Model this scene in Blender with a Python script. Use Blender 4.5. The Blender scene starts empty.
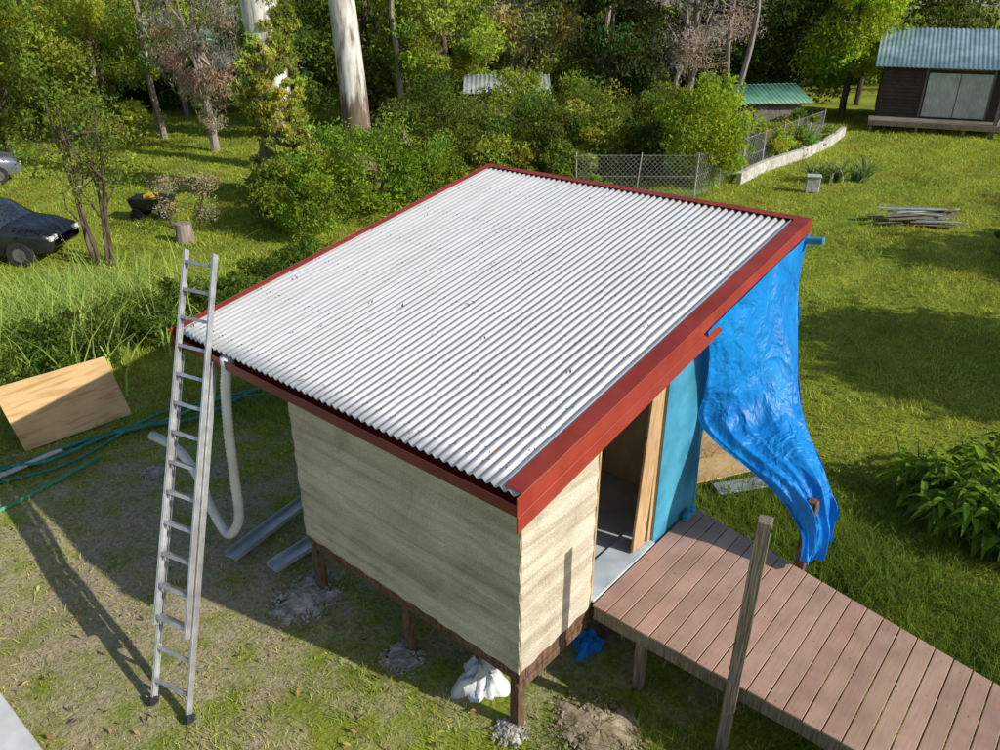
import bpy, math, random
import numpy as np
from mathutils import Vector, Matrix
rng=np.random.default_rng(7); random.seed(7)
scene=bpy.context.scene
R2=math.radians
SUN_EL,SUN_AZ=30.0,13.0

# ---------------------------------------------------------------- materials
def new_mat(name):
    m=bpy.data.materials.new(name); m.use_nodes=True
    nt=m.node_tree; b=nt.nodes['Principled BSDF']; return m,nt,b
def N(nt,t,**kw):
    n=nt.nodes.new(t)
    for k,v in kw.items():
        if k in n.inputs: n.inputs[k].default_value=v
        else: setattr(n,k,v)
    return n
def ramp(nt,fac,stops):
    r=nt.nodes.new('ShaderNodeValToRGB'); e=r.color_ramp.elements
    while len(e)<len(stops): e.new(0.5)
    for i,(p,c) in enumerate(stops):
        e[i].position=p; e[i].color=(*c,1) if len(c)==3 else c
    nt.links.new(fac,r.inputs[0]); return r
def noise_mat(name,c1,c2,scale=(1,1,1),nscale=5,detail=5,rough=.7,metal=0,bump=.1,c3=None,lo=.35,hi=.65,bdist=.01,spec=.3):
    m,nt,b=new_mat(name)
    tc=N(nt,'ShaderNodeTexCoord'); mp=N(nt,'ShaderNodeMapping'); mp.inputs['Scale'].default_value=scale
    nt.links.new(tc.outputs['Object'],mp.inputs['Vector'])
    no=N(nt,'ShaderNodeTexNoise'); no.inputs['Scale'].default_value=nscale; no.inputs['Detail'].default_value=detail
    nt.links.new(mp.outputs[0],no.inputs['Vector'])
    st=[(lo,c1),(hi,c2)] if c3 is None else [(lo,c1),((lo+hi)/2,c2),(hi,c3)]
    r=ramp(nt,no.outputs['Fac'],st)
    n2=N(nt,'ShaderNodeTexNoise'); n2.inputs['Scale'].default_value=1.3; n2.inputs['Detail'].default_value=3
    nt.links.new(tc.outputs['Object'],n2.inputs['Vector'])
    r2=ramp(nt,n2.outputs['Fac'],[(.3,(.78,.76,.74)),(.7,(1.08,1.08,1.08))])
    mx=N(nt,'ShaderNodeMix',data_type='RGBA',blend_type='MULTIPLY'); mx.inputs[0].default_value=1
    nt.links.new(r.outputs[0],mx.inputs[6]); nt.links.new(r2.outputs[0],mx.inputs[7])
    nt.links.new(mx.outputs[2],b.inputs['Base Color'])
    b.inputs['Roughness'].default_value=rough; b.inputs['Metallic'].default_value=metal
    b.inputs['Specular IOR Level'].default_value=spec
    if bump>0:
        bp=N(nt,'ShaderNodeBump'); bp.inputs['Strength'].default_value=bump; bp.inputs['Distance'].default_value=bdist
        nt.links.new(no.outputs['Fac'],bp.inputs['Height']); nt.links.new(bp.outputs[0],b.inputs['Normal'])
    return m
def leaf_mat(name,trans=.35):
    m=bpy.data.materials.new(name); m.use_nodes=True; nt=m.node_tree; nt.nodes.clear()
    a=N(nt,'ShaderNodeAttribute',attribute_name='Col')
    d=N(nt,'ShaderNodeBsdfDiffuse')
    t=N(nt,'ShaderNodeBsdfTranslucent'); mx=N(nt,'ShaderNodeMixShader'); mx.inputs[0].default_value=trans
    hs=N(nt,'ShaderNodeHueSaturation'); hs.inputs['Hue'].default_value=.48; hs.inputs['Value'].default_value=1.7
    nt.links.new(a.outputs['Color'],hs.inputs['Color'])
    o=N(nt,'ShaderNodeOutputMaterial')
    nt.links.new(a.outputs['Color'],d.inputs['Color']); nt.links.new(hs.outputs[0],t.inputs['Color'])
    nt.links.new(d.outputs[0],mx.inputs[1]); nt.links.new(t.outputs[0],mx.inputs[2])
    nt.links.new(mx.outputs[0],o.inputs[0])
    return m
M_leaf=leaf_mat('leaf',.38); M_grass=leaf_mat('grass_blade',.33)
M_bark=noise_mat('bark',(.05,.035,.025),(.16,.12,.09),(1,1,.2),9,bump=.6,bdist=.03,rough=.9)
M_deadbark=noise_mat('dead_bark',(.2,.16,.13),(.34,.29,.25),(1,1,.2),9,bump=.5,bdist=.03,rough=.9)
M_timber_new=noise_mat('pine_timber',(.42,.27,.13),(.58,.40,.22),(6,6,.6),6,bump=.1)
M_timber_grey=noise_mat('weathered_timber',(.13,.10,.075),(.30,.25,.20),(14,14,.8),5,bump=.5,rough=.85)
M_timber_dark=noise_mat('bearer_timber',(.08,.045,.027),(.20,.12,.075),(8,8,2),4,bump=.3,rough=.85)
M_ply=noise_mat('plywood',(.42,.26,.11),(.58,.39,.19),(4,.5,4),3,detail=8,bump=.08,c3=(.50,.33,.15),spec=.2)
M_ply_in=noise_mat('plywood_lining',(.42,.30,.16),(.55,.41,.25),(2,2,.5),3,bump=.05)
M_red=noise_mat('red_flashing',(.26,.032,.018),(.33,.046,.027),(1,1,1),3,rough=.45,bump=.02,spec=.4)
M_gutter=noise_mat('gutter_red',(.17,.026,.02),(.23,.038,.026),(1,1,1),3,rough=.45,bump=.02)
M_white=noise_mat('white_plastic',(.62,.63,.62),(.75,.76,.75),(1,1,1),4,rough=.4,bump=.02)
M_alu=noise_mat('aluminium',(.42,.43,.44),(.60,.61,.62),(1,1,1),8,rough=.42,metal=.6,bump=.03)
M_galv=noise_mat('galvanised_steel',(.42,.46,.48),(.56,.60,.62),(1,1,1),6,rough=.4,metal=.4,bump=.03)
M_wire=noise_mat('fence_wire',(.30,.31,.30),(.44,.45,.44),(1,1,1),6,rough=.5,metal=.3,bump=0)
M_dark=noise_mat('dark_metal',(.10,.10,.10),(.18,.18,.18),(1,1,1),6,rough=.5,metal=.3,bump=0)
M_conc=noise_mat('concrete',(.38,.37,.34),(.58,.56,.53),(1,1,1),7,rough=.9,bump=.6,bdist=.02)
M_brown=noise_mat('brown_weatherboard',(.05,.033,.024),(.095,.064,.046),(1,1,6),5,rough=.7,bump=.2)
M_green_roof=noise_mat('green_roof',(.07,.19,.13),(.11,.26,.18),(1,1,1),2,rough=.45,bump=.02)
M_shed_wall=noise_mat('shed_wall',(.13,.11,.09),(.22,.19,.16),(4,4,.5),4,rough=.8)
M_blue_roof=noise_mat('bluegrey_roof',(.20,.32,.36),(.32,.45,.50),(1,1,1),1.5,rough=.4,bump=.03,metal=.2)
M_door_pale=noise_mat('pale_door',(.46,.49,.44),(.60,.62,.57),(3,3,.6),5,rough=.6)
M_black=noise_mat('black_paint',(.012,.013,.015),(.02,.021,.024),(1,1,1),3,rough=.22,bump=0,spec=.6)
M_silver=noise_mat('silver_paint',(.22,.25,.30),(.28,.31,.36),(1,1,1),3,rough=.25,bump=0,metal=.5)
M_rubber=noise_mat('rubber',(.02,.02,.02),(.035,.035,.035),(1,1,1),20,rough=.9,bump=.2)
M_glass=noise_mat('dark_glass',(.03,.04,.05),(.05,.06,.07),(1,1,1),2,rough=.06,bump=0,spec=.9)
M_yellow=noise_mat('yellow_plastic',(.6,.4,.03),(.7,.48,.05),(1,1,1),5,rough=.5)
M_teal=noise_mat('teal_hose',(.02,.16,.12),(.04,.24,.18),(1,1,1),9,rough=.5)
M_greenpipe=noise_mat('green_pipe',(.05,.22,.10),(.08,.3,.14),(1,1,1),9,rough=.5)
M_bluewrap=noise_mat('blue_wall_wrap',(.035,.22,.36),(.08,.33,.48),(1,1,1),2.5,rough=.5,bump=.5,bdist=.06)
M_floor_in=noise_mat('pale_floor',(.42,.50,.54),(.56,.63,.66),(1,1,1),4,rough=.6,bump=.03)

def deck_mat():
    m,nt,b=new_mat('decking')
    tc=N(nt,'ShaderNodeTexCoord'); mp=N(nt,'ShaderNodeMapping'); mp.inputs['Scale'].default_value=(22,1.2,6)
    nt.links.new(tc.outputs['Object'],mp.inputs[0])
    no=N(nt,'ShaderNodeTexNoise'); no.inputs['Scale'].default_value=4; no.inputs['Detail'].default_value=5
    nt.links.new(mp.outputs[0],no.inputs['Vector'])
    r=ramp(nt,no.outputs['Fac'],[(.3,(.90,.89,.88)),(.7,(1.06,1.06,1.06))])
    n2=N(nt,'ShaderNodeTexNoise'); n2.inputs['Scale'].default_value=2.5; n2.inputs['Detail'].default_value=6; nt.links.new(tc.outputs['Object'],n2.inputs['Vector'])
    r2=ramp(nt,n2.outputs['Fac'],[(.35,(.80,.80,.80)),(.6,(1.04,1.04,1.04))])
    a=N(nt,'ShaderNodeAttribute',attribute_name='Col')
    mx=N(nt,'ShaderNodeMix',data_type='RGBA',blend_type='MULTIPLY'); mx.inputs[0].default_value=1
    nt.links.new(a.outputs['Color'],mx.inputs[6]); nt.links.new(r.outputs[0],mx.inputs[7])
    m2=N(nt,'ShaderNodeMix',data_type='RGBA',blend_type='MULTIPLY'); m2.inputs[0].default_value=1
    nt.links.new(mx.outputs[2],m2.inputs[6]); nt.links.new(r2.outputs[0],m2.inputs[7])
    nt.links.new(m2.outputs[2],b.inputs['Base Color']); b.inputs['Roughness'].default_value=.6; b.inputs['Specular IOR Level'].default_value=.25
    bp=N(nt,'ShaderNodeBump'); bp.inputs['Strength'].default_value=.1; bp.inputs['Distance'].default_value=.004
    nt.links.new(no.outputs['Fac'],bp.inputs['Height']); nt.links.new(bp.outputs[0],b.inputs['Normal'])
    return m
M_deck=deck_mat()

# hempcrete: granular, horizontal tamped layers, patchy cream
def wall_mat(name):
    m,nt,b=new_mat(name); Lk=nt.links.new
    tc=N(nt,'ShaderNodeTexCoord'); P=tc.outputs['Object']
    def no(sc,det,ro,mp=None,dist=0):
        n=N(nt,'ShaderNodeTexNoise'); n.inputs['Scale'].default_value=sc; n.inputs['Detail'].default_value=det; n.inputs['Roughness'].default_value=ro; n.inputs['Distortion'].default_value=dist
        if mp:
            q=N(nt,'ShaderNodeMapping'); q.inputs['Scale'].default_value=mp; Lk(P,q.inputs[0]); Lk(q.outputs[0],n.inputs['Vector'])
        else: Lk(P,n.inputs['Vector'])
        return n.outputs['Fac']
    bands=no(1.5,6,.6,(.35,.35,5.0),.5); grain=no(60,4,.75); blot=no(1.7,7,.65,None,.8)
    r=ramp(nt,bands,[(.34,(.43,.365,.275)),(.47,(.555,.495,.395)),(.60,(.65,.595,.49))])
    r2=ramp(nt,grain,[(.34,(.66,.64,.61)),(.5,(.98,.98,.97)),(.68,(1.15,1.15,1.14))])
    r3=ramp(nt,blot,[(.34,(.80,.78,.75)),(.5,(.98,.97,.96)),(.64,(1.08,1.08,1.07))])
    def mul(a,c):
        x=N(nt,'ShaderNodeMix',data_type='RGBA',blend_type='MULTIPLY'); x.inputs[0].default_value=1; Lk(a,x.inputs[6]); Lk(c,x.inputs[7]); return x.outputs[2]
    Lk(mul(mul(r.outputs[0],r2.outputs[0]),r3.outputs[0]),b.inputs['Base Color'])
    b.inputs['Roughness'].default_value=.95; b.inputs['Specular IOR Level'].default_value=.1
    bp=N(nt,'ShaderNodeBump'); bp.inputs['Strength'].default_value=.7; bp.inputs['Distance'].default_value=.008
    b2=N(nt,'ShaderNodeBump'); b2.inputs['Strength'].default_value=.4; b2.inputs['Distance'].default_value=.025
    Lk(bands,b2.inputs['Height']); Lk(grain,bp.inputs['Height']); Lk(b2.outputs[0],bp.inputs['Normal']); Lk(bp.outputs[0],b.inputs['Normal'])
    return m
M_wall=wall_mat('hempcrete')

def roof_mat():
    m,nt,b=new_mat('corrugated_zinc')
    tc=N(nt,'ShaderNodeTexCoord'); mp=N(nt,'ShaderNodeMapping'); mp.inputs['Scale'].default_value=(3,.4,1)
    nt.links.new(tc.outputs['Object'],mp.inputs[0])
    no=N(nt,'ShaderNodeTexNoise'); no.inputs['Scale'].default_value=2.5; no.inputs['Detail'].default_value=6
    nt.links.new(mp.outputs[0],no.inputs['Vector'])
    r=ramp(nt,no.outputs['Fac'],[(.3,(.56,.555,.54)),(.7,(.76,.755,.74))])
    nt.links.new(r.outputs[0],b.inputs['Base Color'])
    rr=ramp(nt,no.outputs['Fac'],[(.3,(.5,.5,.5)),(.7,(.36,.36,.36))]); nt.links.new(rr.outputs[0],b.inputs['Roughness'])
    b.inputs['Metallic'].default_value=.4
    return m
M_roof=roof_mat()

def tarp_mat():
    m=bpy.data.materials.new('blue_tarp'); m.use_nodes=True; nt=m.node_tree; nt.nodes.clear()
    tc=N(nt,'ShaderNodeTexCoord'); Lk=nt.links.new
    no=N(nt,'ShaderNodeTexNoise'); no.inputs['Scale'].default_value=2.2; no.inputs['Detail'].default_value=4; no.inputs['Roughness'].default_value=.5; no.inputs['Distortion'].default_value=.5
    Lk(tc.outputs['Object'],no.inputs['Vector'])
    mp=N(nt,'ShaderNodeMapping'); mp.inputs['Scale'].default_value=(1.5,1.5,.7); Lk(tc.outputs['Object'],mp.inputs[0])
    ad=N(nt,'ShaderNodeVectorMath',operation='ADD'); Lk(mp.outputs[0],ad.inputs[0]); Lk(no.outputs['Color'],ad.inputs[1])
    vo=N(nt,'ShaderNodeTexVoronoi',feature='SMOOTH_F1'); vo.inputs['Scale'].default_value=2.6; vo.inputs['Smoothness'].default_value=.25; Lk(ad.outputs[0],vo.inputs['Vector'])
    vo2=N(nt,'ShaderNodeTexVoronoi',feature='SMOOTH_F1'); vo2.inputs['Scale'].default_value=7; vo2.inputs['Smoothness'].default_value=.3; Lk(ad.outputs[0],vo2.inputs['Vector'])
    r=ramp(nt,no.outputs['Fac'],[(.3,(.003,.20,.66)),(.7,(.01,.32,.86))])
    d=N(nt,'ShaderNodeBsdfPrincipled'); d.inputs['Roughness'].default_value=.45; d.inputs['Specular IOR Level'].default_value=.4
    t=N(nt,'ShaderNodeBsdfTranslucent'); mx=N(nt,'ShaderNodeMixShader'); mx.inputs[0].default_value=.3
    m3=N(nt,'ShaderNodeMath',operation='MULTIPLY_ADD'); m3.inputs[1].default_value=.28; Lk(vo2.outputs['Distance'],m3.inputs[0]); Lk(vo.outputs['Distance'],m3.inputs[2])
    bp=N(nt,'ShaderNodeBump'); bp.inputs['Strength'].default_value=.7; bp.inputs['Distance'].default_value=.075
    Lk(m3.outputs[0],bp.inputs['Height'])
    o=N(nt,'ShaderNodeOutputMaterial')
    Lk(bp.outputs[0],d.inputs['Normal'])
    Lk(r.outputs[0],d.inputs['Base Color']); Lk(r.outputs[0],t.inputs['Color'])
    Lk(d.outputs[0],mx.inputs[1]); Lk(t.outputs[0],mx.inputs[2]); Lk(mx.outputs[0],o.inputs[0])
    return m
M_tarp=tarp_mat()

def gum_mat():
    m,nt,b=new_mat('gum_bark')
    tc=N(nt,'ShaderNodeTexCoord'); mp=N(nt,'ShaderNodeMapping'); mp.inputs['Scale'].default_value=(1.6,1.6,.35)
    nt.links.new(tc.outputs['Object'],mp.inputs[0])
    no=N(nt,'ShaderNodeTexNoise'); no.inputs['Scale'].default_value=3; no.inputs['Detail'].default_value=7
    nt.links.new(mp.outputs[0],no.inputs['Vector'])
    r=ramp(nt,no.outputs['Fac'],[(.36,(.20,.16,.13)),(.48,(.48,.44,.40)),(.6,(.64,.62,.59))])
    lo=ramp(nt,no.outputs['Fac'],[(.3,(.08,.055,.04)),(.7,(.26,.18,.13))])
    sp=N(nt,'ShaderNodeSeparateXYZ'); nt.links.new(tc.outputs['Object'],sp.inputs[0])
    ad=N(nt,'ShaderNodeMath',operation='ADD'); mu=N(nt,'ShaderNodeMath',operation='MULTIPLY'); mu.inputs[1].default_value=6
    nt.links.new(no.outputs['Fac'],mu.inputs[0]); nt.links.new(sp.outputs['Z'],ad.inputs[0]); nt.links.new(mu.outputs[0],ad.inputs[1])
    mr=N(nt,'ShaderNodeMapRange'); mr.inputs['From Min'].default_value=5.4; mr.inputs['From Max'].default_value=6.8
    nt.links.new(ad.outputs[0],mr.inputs['Value'])
    mx=N(nt,'ShaderNodeMix',data_type='RGBA'); nt.links.new(mr.outputs[0],mx.inputs[0])
    nt.links.new(lo.outputs[0],mx.inputs[6]); nt.links.new(r.outputs[0],mx.inputs[7])
    nt.links.new(mx.outputs[2],b.inputs['Base Color']); b.inputs['Roughness'].default_value=.8
    bp=N(nt,'ShaderNodeBump'); bp.inputs['Strength'].default_value=.5; bp.inputs['Distance'].default_value=.05
    nt.links.new(no.outputs['Fac'],bp.inputs['Height']); nt.links.new(bp.outputs[0],b.inputs['Normal'])
    return m
M_gum=gum_mat()

# ---------------------------------------------------------------- mesh builder
class MB:
    def __init__(s): s.v=[]; s.f=[]; s.m=[]; s.c=[]; s.n=0
    def add(s,v,f,mat=0,col=(.5,.5,.5)):
        v=np.asarray(v,float).reshape(-1,3); f=np.asarray(f,int).reshape(-1,4)
        s.v.append(v); s.f.append(f+s.n); s.m.append(np.full(len(f),mat))
        c=np.asarray(col,float)
        if c.ndim==1: c=np.tile(c[:3],(len(v),1))
        s.c.append(c); s.n+=len(v)
    def box(s,lo,hi,mat=0,col=(.5,.5,.5)):
        x0,y0,z0=lo;x1,y1,z1=hi
        s.hexa([(x0,y0,z0),(x1,y0,z0),(x1,y1,z0),(x0,y1,z0),(x0,y0,z1),(x1,y0,z1),(x1,y1,z1),(x0,y1,z1)],mat,col)
    def hexa(s,p,mat=0,col=(.5,.5,.5)):
        s.add(p,[(3,2,1,0),(4,5,6,7),(0,1,5,4),(1,2,6,5),(2,3,7,6),(3,0,4,7)],mat,col)
    def beam(s,a,b,w,h,mat=0,up=(0,0,1),col=(.5,.5,.5)):
        a=np.array(a,float);b=np.array(b,float);d=b-a;d/=np.linalg.norm(d)
        u=np.array(up,float); sd=np.cross(d,u)
        if np.linalg.norm(sd)<1e-3: sd=np.cross(d,(1,0,0))
        sd/=np.linalg.norm(sd); u=np.cross(sd,d); sd=sd*w/2; u=u*h/2
        s.hexa([a-sd-u,a+sd-u,b+sd-u,b-sd-u,a-sd+u,a+sd+u,b+sd+u,b-sd+u],mat,col)
    def tube(s,pts,rad,seg=8,mat=0,col=(.5,.5,.5),cap=True):
        pts=np.asarray(pts,float); n=len(pts); rad=np.broadcast_to(np.asarray(rad,float),(n,))
        t=np.gradient(pts,axis=0); t/=np.linalg.norm(t,axis=1)[:,None]+1e-9
        ref=np.array([0,0,1.]) if abs(t[0][2])<.9 else np.array([1.,0,0])
        V=[]
        for i in range(n):
            a=ref-t[i]*(ref@t[i]); a/=np.linalg.norm(a)+1e-9; ref=a; b=np.cross(t[i],a)
            th=np.linspace(0,2*np.pi,seg,endpoint=False)
            V.append(pts[i]+rad[i]*(np.cos(th)[:,None]*a+np.sin(th)[:,None]*b))
        V=np.concatenate(V); F=[]
        for i in range(n-1):
            for j in range(seg):
                k=(j+1)%seg; F.append((i*seg+j,i*seg+k,(i+1)*seg+k,(i+1)*seg+j))
        if cap:
            V=np.concatenate([V,pts[[0,-1]]])
            for j in range(0,seg,2):
                F.append((n*seg,(j+2)%seg,(j+1)%seg,j)); q=(n-1)*seg
                F.append((n*seg+1,q+j,q+(j+1)%seg,q+(j+2)%seg))
        s.add(V,F,mat,col)
    def grid(s,V,mat=0,col=(.5,.5,.5)):
        V=np.asarray(V); a,b=V.shape[:2]
        i,j=np.meshgrid(np.arange(a-1),np.arange(b-1),indexing='ij')
        q=(i*b+j).ravel(); s.add(V.reshape(-1,3),np.stack([q,q+b,q+b+1,q+1],1),mat,col)
    def obj(s,name,mats,parent=None,smooth=False,bevel=0,loc=None,rotz=0):
        V=np.concatenate(s.v);F=np.concatenate(s.f);C=np.concatenate(s.c);Mi=np.concatenate(s.m)
        me=bpy.data.meshes.new(name); me.vertices.add(len(V)); me.vertices.foreach_set('co',V.astype(np.float32).ravel())
        me.loops.add(len(F)*4); me.loops.foreach_set('vertex_index',F.astype(np.int32).ravel())
        me.polygons.add(len(F)); me.polygons.foreach_set('loop_start',np.arange(0,len(F)*4,4,dtype=np.int32))
        try: me.polygons.foreach_set('loop_total',np.full(len(F),4,dtype=np.int32))
        except Exception: pass
        me.polygons.foreach_set('material_index',Mi.astype(np.int32))
        me.polygons.foreach_set('use_smooth',np.full(len(F),smooth))
        for m in mats: me.materials.append(m)
        at=me.color_attributes.new('Col','FLOAT_COLOR','POINT')
        at.data.foreach_set('color',np.concatenate([C,np.ones((len(C),1))],1).astype(np.float32).ravel())
        me.update(calc_edges=True)
        o=bpy.data.objects.new(name,me); scene.collection.objects.link(o)
        if parent: o.parent=parent
        if loc is not None: o.location=loc
        o.rotation_euler[2]=rotz
        if bevel:
            md=o.modifiers.new('bevel','BEVEL'); md.width=bevel; md.segments=1; md.limit_method='ANGLE'
        return o
def empty(name,loc=(0,0,0),rotz=0):
    e=bpy.data.objects.new(name,None); scene.collection.objects.link(e); e.location=loc; e.rotation_euler[2]=rotz; e.empty_display_size=.2; return e

# local survey frame of the block: d metres away from the survey point, lat metres to its right
YAW=R2(40.2)
FX,FY=-math.sin(YAW),math.cos(YAW); RX,RY=math.cos(YAW),math.sin(YAW)
SX,SY=3.04,-3.86
def site(d,lat): return np.array([SX+FX*d+RX*lat,SY+FY*d+RY*lat])

_ph=rng.uniform(0,6.28,(24,)); _an=rng.uniform(0,6.28,(24,))
def nz(x,y,sc=1.0):
    r=0;a=1;t=0
    for k in range(12):
        f=sc*(1.35**k); r=r+a*np.sin(f*(x*np.cos(_an[k])+y*np.sin(_an[k]))+_ph[k]+1.3*np.sin(f*.6*(x*np.sin(_an[k+12])+y*np.cos(_an[k+12])))); t+=a*a; a*=.88
    return r/math.sqrt(t)
def dirt_mask(x,y):
    a=np.sqrt(((x+4.6)/5.0)**2+((y+1.2)/3.9)**2)
    b=np.sqrt(((x+1.8)/3.4)**2+((y-1.8)/3.0)**2)
    return np.clip((1.0-np.minimum(a,b))/.5+.45*nz(x,y,1.6),0,1)

# ---------------------------------------------------------------- foliage
def rand_unit(n):
    v=rng.normal(size=(n,3)); return v/np.linalg.norm(v,axis=1)[:,None]
def leaf_quads(mb,c,size,col,mat=0,aspect=.5,droop=0.0,jit=.25,clump=None,flat=0.0):
    n=len(c); d=rand_unit(n); d[:,2]-=droop; d/=np.linalg.norm(d,axis=1)[:,None]
    u=rand_unit(n); u[:,2]+=flat; w=np.cross(d,u); w/=np.linalg.norm(w,axis=1)[:,None]+1e-9
    s=(size*rng.uniform(.6,1.35,n))[:,None]
    v0=c-d*s*.5; v2=c+d*s*.5; mid=c+np.cross(w,d)*s*.08; v1=mid+w*s*aspect*.5; v3=mid-w*s*aspect*.5
    V=np.stack([v0,v1,v2,v3],1).reshape(-1,3)
    base=np.array(col)[None,:]*np.exp(rng.normal(0,jit,(n,1)))*(1+rng.normal(0,.08,(n,3)))
    if clump is not None: base=base*clump
    base=np.clip(base,.004,.6)
    mb.add(V,np.arange(4*n).reshape(-1,4),mat,np.repeat(base,4,0))
def crown(mb,cx,cy,cz,rx,ry,rz,K,per,leaf,col,cr=.32,mat=0,aspect=.5,droop=.1,shell=.45,jit=.2,zmin=.05):
    k=rand_unit(K)*(rng.uniform(shell,1,(K,1))**.6)
    ctr=np.array([cx,cy,cz])+k*np.array([rx,ry,rz])
    r=cr*min(rx,rz)*rng.uniform(.6,1.35,K)
    P=[];Q=[]
    for i in range(K):
        m=int(per*rng.uniform(.6,1.4))
        p=ctr[i]+rand_unit(m)*(rng.uniform(.0,1,(m,1))**.45)*r[i]*np.array([1.15,1.15,.8])
        cc=np.exp(rng.normal(0,.26)); hue=np.array([cc*(1+rng.normal(.04,.14)),cc,cc*(1+rng.normal(0,.15))])
        P.append(p); Q.append(np.tile(hue,(m,1)))
    P=np.concatenate(P);Q=np.concatenate(Q); ok=P[:,2]>zmin; P=P[ok];Q=Q[ok]
    leaf_quads(mb,P,leaf,col,mat,aspect,droop,jit,Q)
    return ctr
def wob(a,b,n,amt):
    a=np.array(a,float);b=np.array(b,float);t=np.linspace(0,1,n)[:,None]
    p=a+(b-a)*t; o=rng.normal(0,amt,(n,3)); o[0]=0;o[-1]=0; return p+o
def tree(name,xy,h,r,zc,rz,K,per,leaf,col,tr=.18,bark=None,cr=.33,lean=(0,0),nl=7,aspect=.5,droop=.15,shell=.4,trunks=1):
    mb=MB(); x,y=xy
    ctr=crown(mb,x+lean[0],y+lean[1],zc,r,r,rz,K,per,leaf,col,cr,0,aspect,droop,shell)
    for t in range(trunks):
        ox,oy=(rng.normal(0,.25,2) if trunks>1 else (0,0))
        top=(x+lean[0]+ox*3,y+lean[1]+oy*3,min(h,zc+rz*.6))
        tp=wob((x+ox,y+oy,-.1),top,8,tr*.4); mb.tube(tp,np.linspace(tr,tr*.3,8),8,1)
        for i in range(nl):
            c=ctr[rng.integers(len(ctr))]; s=tp[rng.integers(2,7)]
            mb.tube(wob(s,c,5,.1),np.linspace(tr*.4,tr*.08,5),5,1,cap=False)
    return mb.obj(name,[M_leaf,bark or M_bark])
def shrub(name,xy,r,h,K,per,leaf,col,ry=None,cr=.38,aspect=.5,parent=None,rotz=0):
    mb=MB(); crown(mb,0,0,h*.48,r,ry or r,h*.52,K,per,leaf,col,cr,0,aspect,0,.35)
    for i in range(5):
        a=rng.uniform(0,6.28); mb.tube(wob((0,0,-.05),(r*.5*math.cos(a),r*.5*math.sin(a),h*.6),4,.03),np.linspace(.03,.01,4),5,1,cap=False)
    return mb.obj(name,[M_leaf,M_bark],loc=(xy[0],xy[1],0),rotz=rotz,parent=parent)
def blades(mb,x,y,z,h,w,col,bend=.4,mat=0,seg=1,jit=.2):
    n=len(x); a=rng.uniform(0,6.283,n); b=rng.uniform(0,6.283,n)
    dx,dy=np.cos(a)*w/2,np.sin(a)*w/2; L=bend*rng.uniform(.2,1.3,n)
    base=np.clip(np.asarray(col)*np.exp(rng.normal(0,jit,(n,1)))*(1+rng.normal(0,.07,(n,3))),.004,.6)
    rows=[]
    for k in range(seg+1):
        t=k/seg; wt=(1-t*.85); off=L*h*t*t
        cx=x+np.cos(b)*off; cy=y+np.sin(b)*off; cz=z+h*(t-.35*L*t*t)
        rows.append((np.stack([cx-dx*wt,cy-dy*wt,cz],1),np.stack([cx+dx*wt,cy+dy*wt,cz],1)))
    for k in range(seg):
        V=np.stack([rows[k][0],rows[k][1],rows[k+1][1],rows[k+1][0]],1).reshape(-1,3)
        mb.add(V,np.arange(4*n).reshape(-1,4),mat,np.repeat(base,4,0))

# ---------------------------------------------------------------- ground
def ground_mat():
    m,nt,b=new_mat('ground_grass_dirt'); Lk=nt.links.new
    tc=N(nt,'ShaderNodeTexCoord'); P=tc.outputs['Object']
    def noise(sc,det=8,ro=.6):
        n=N(nt,'ShaderNodeTexNoise'); n.inputs['Scale'].default_value=sc; n.inputs['Detail'].default_value=det; n.inputs['Roughness'].default_value=ro; Lk(P,n.inputs['Vector']); return n.outputs['Fac']
    a=noise(.35,2); c=noise(2.2,4); f=noise(22,5,.7)
    gr=ramp(nt,f,[(.3,(.11,.135,.02)),(.5,(.22,.27,.038)),(.72,(.34,.38,.06))])
    gl=ramp(nt,a,[(.35,(.75,.8,.7)),(.65,(1.25,1.15,1.0))])
    m1=N(nt,'ShaderNodeMix',data_type='RGBA',blend_type='MULTIPLY'); m1.inputs[0].default_value=1
    Lk(gr.outputs[0],m1.inputs[6]); Lk(gl.outputs[0],m1.inputs[7])
    di=ramp(nt,f,[(.28,(.19,.155,.085)),(.5,(.38,.325,.20)),(.72,(.54,.47,.32))])
    def ell(cx,cy,rx,ry):
        s=N(nt,'ShaderNodeVectorMath',operation='SUBTRACT'); s.inputs[1].default_value=(cx,cy,0); Lk(P,s.inputs[0])
        q=N(nt,'ShaderNodeVectorMath',operation='MULTIPLY'); q.inputs[1].default_value=(1/rx,1/ry,0); Lk(s.outputs[0],q.inputs[0])
        l=N(nt,'ShaderNodeVectorMath',operation='LENGTH'); Lk(q.outputs[0],l.inputs[0]); return l.outputs['Value']
    mn=N(nt,'ShaderNodeMath',operation='MINIMUM'); Lk(ell(-4.6,-1.2,5,3.9),mn.inputs[0]); Lk(ell(-1.8,1.8,3.4,3.0),mn.inputs[1])
    ad=N(nt,'ShaderNodeMath',operation='MULTIPLY_ADD'); ad.inputs[1].default_value=3.0; Lk(c,ad.inputs[0]); Lk(mn.outputs[0],ad.inputs[2])
    mr=N(nt,'ShaderNodeMapRange'); mr.inputs['From Min'].default_value=2.4; mr.inputs['From Max'].default_value=1.65; Lk(ad.outputs[0],mr.inputs['Value'])
    m2=N(nt,'ShaderNodeMix',data_type='RGBA'); Lk(mr.outputs[0],m2.inputs[0]); Lk(m1.outputs[2],m2.inputs[6]); Lk(di.outputs[0],m2.inputs[7])
    Lk(m2.outputs[2],b.inputs['Base Color']); b.inputs['Roughness'].default_value=.95; b.inputs['Specular IOR Level'].default_value=.1
    bp=N(nt,'ShaderNodeBump'); bp.inputs['Strength'].default_value=.7; bp.inputs['Distance'].default_value=.05
    Lk(f,bp.inputs['Height']); Lk(bp.outputs[0],b.inputs['Normal'])
    return m
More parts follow.
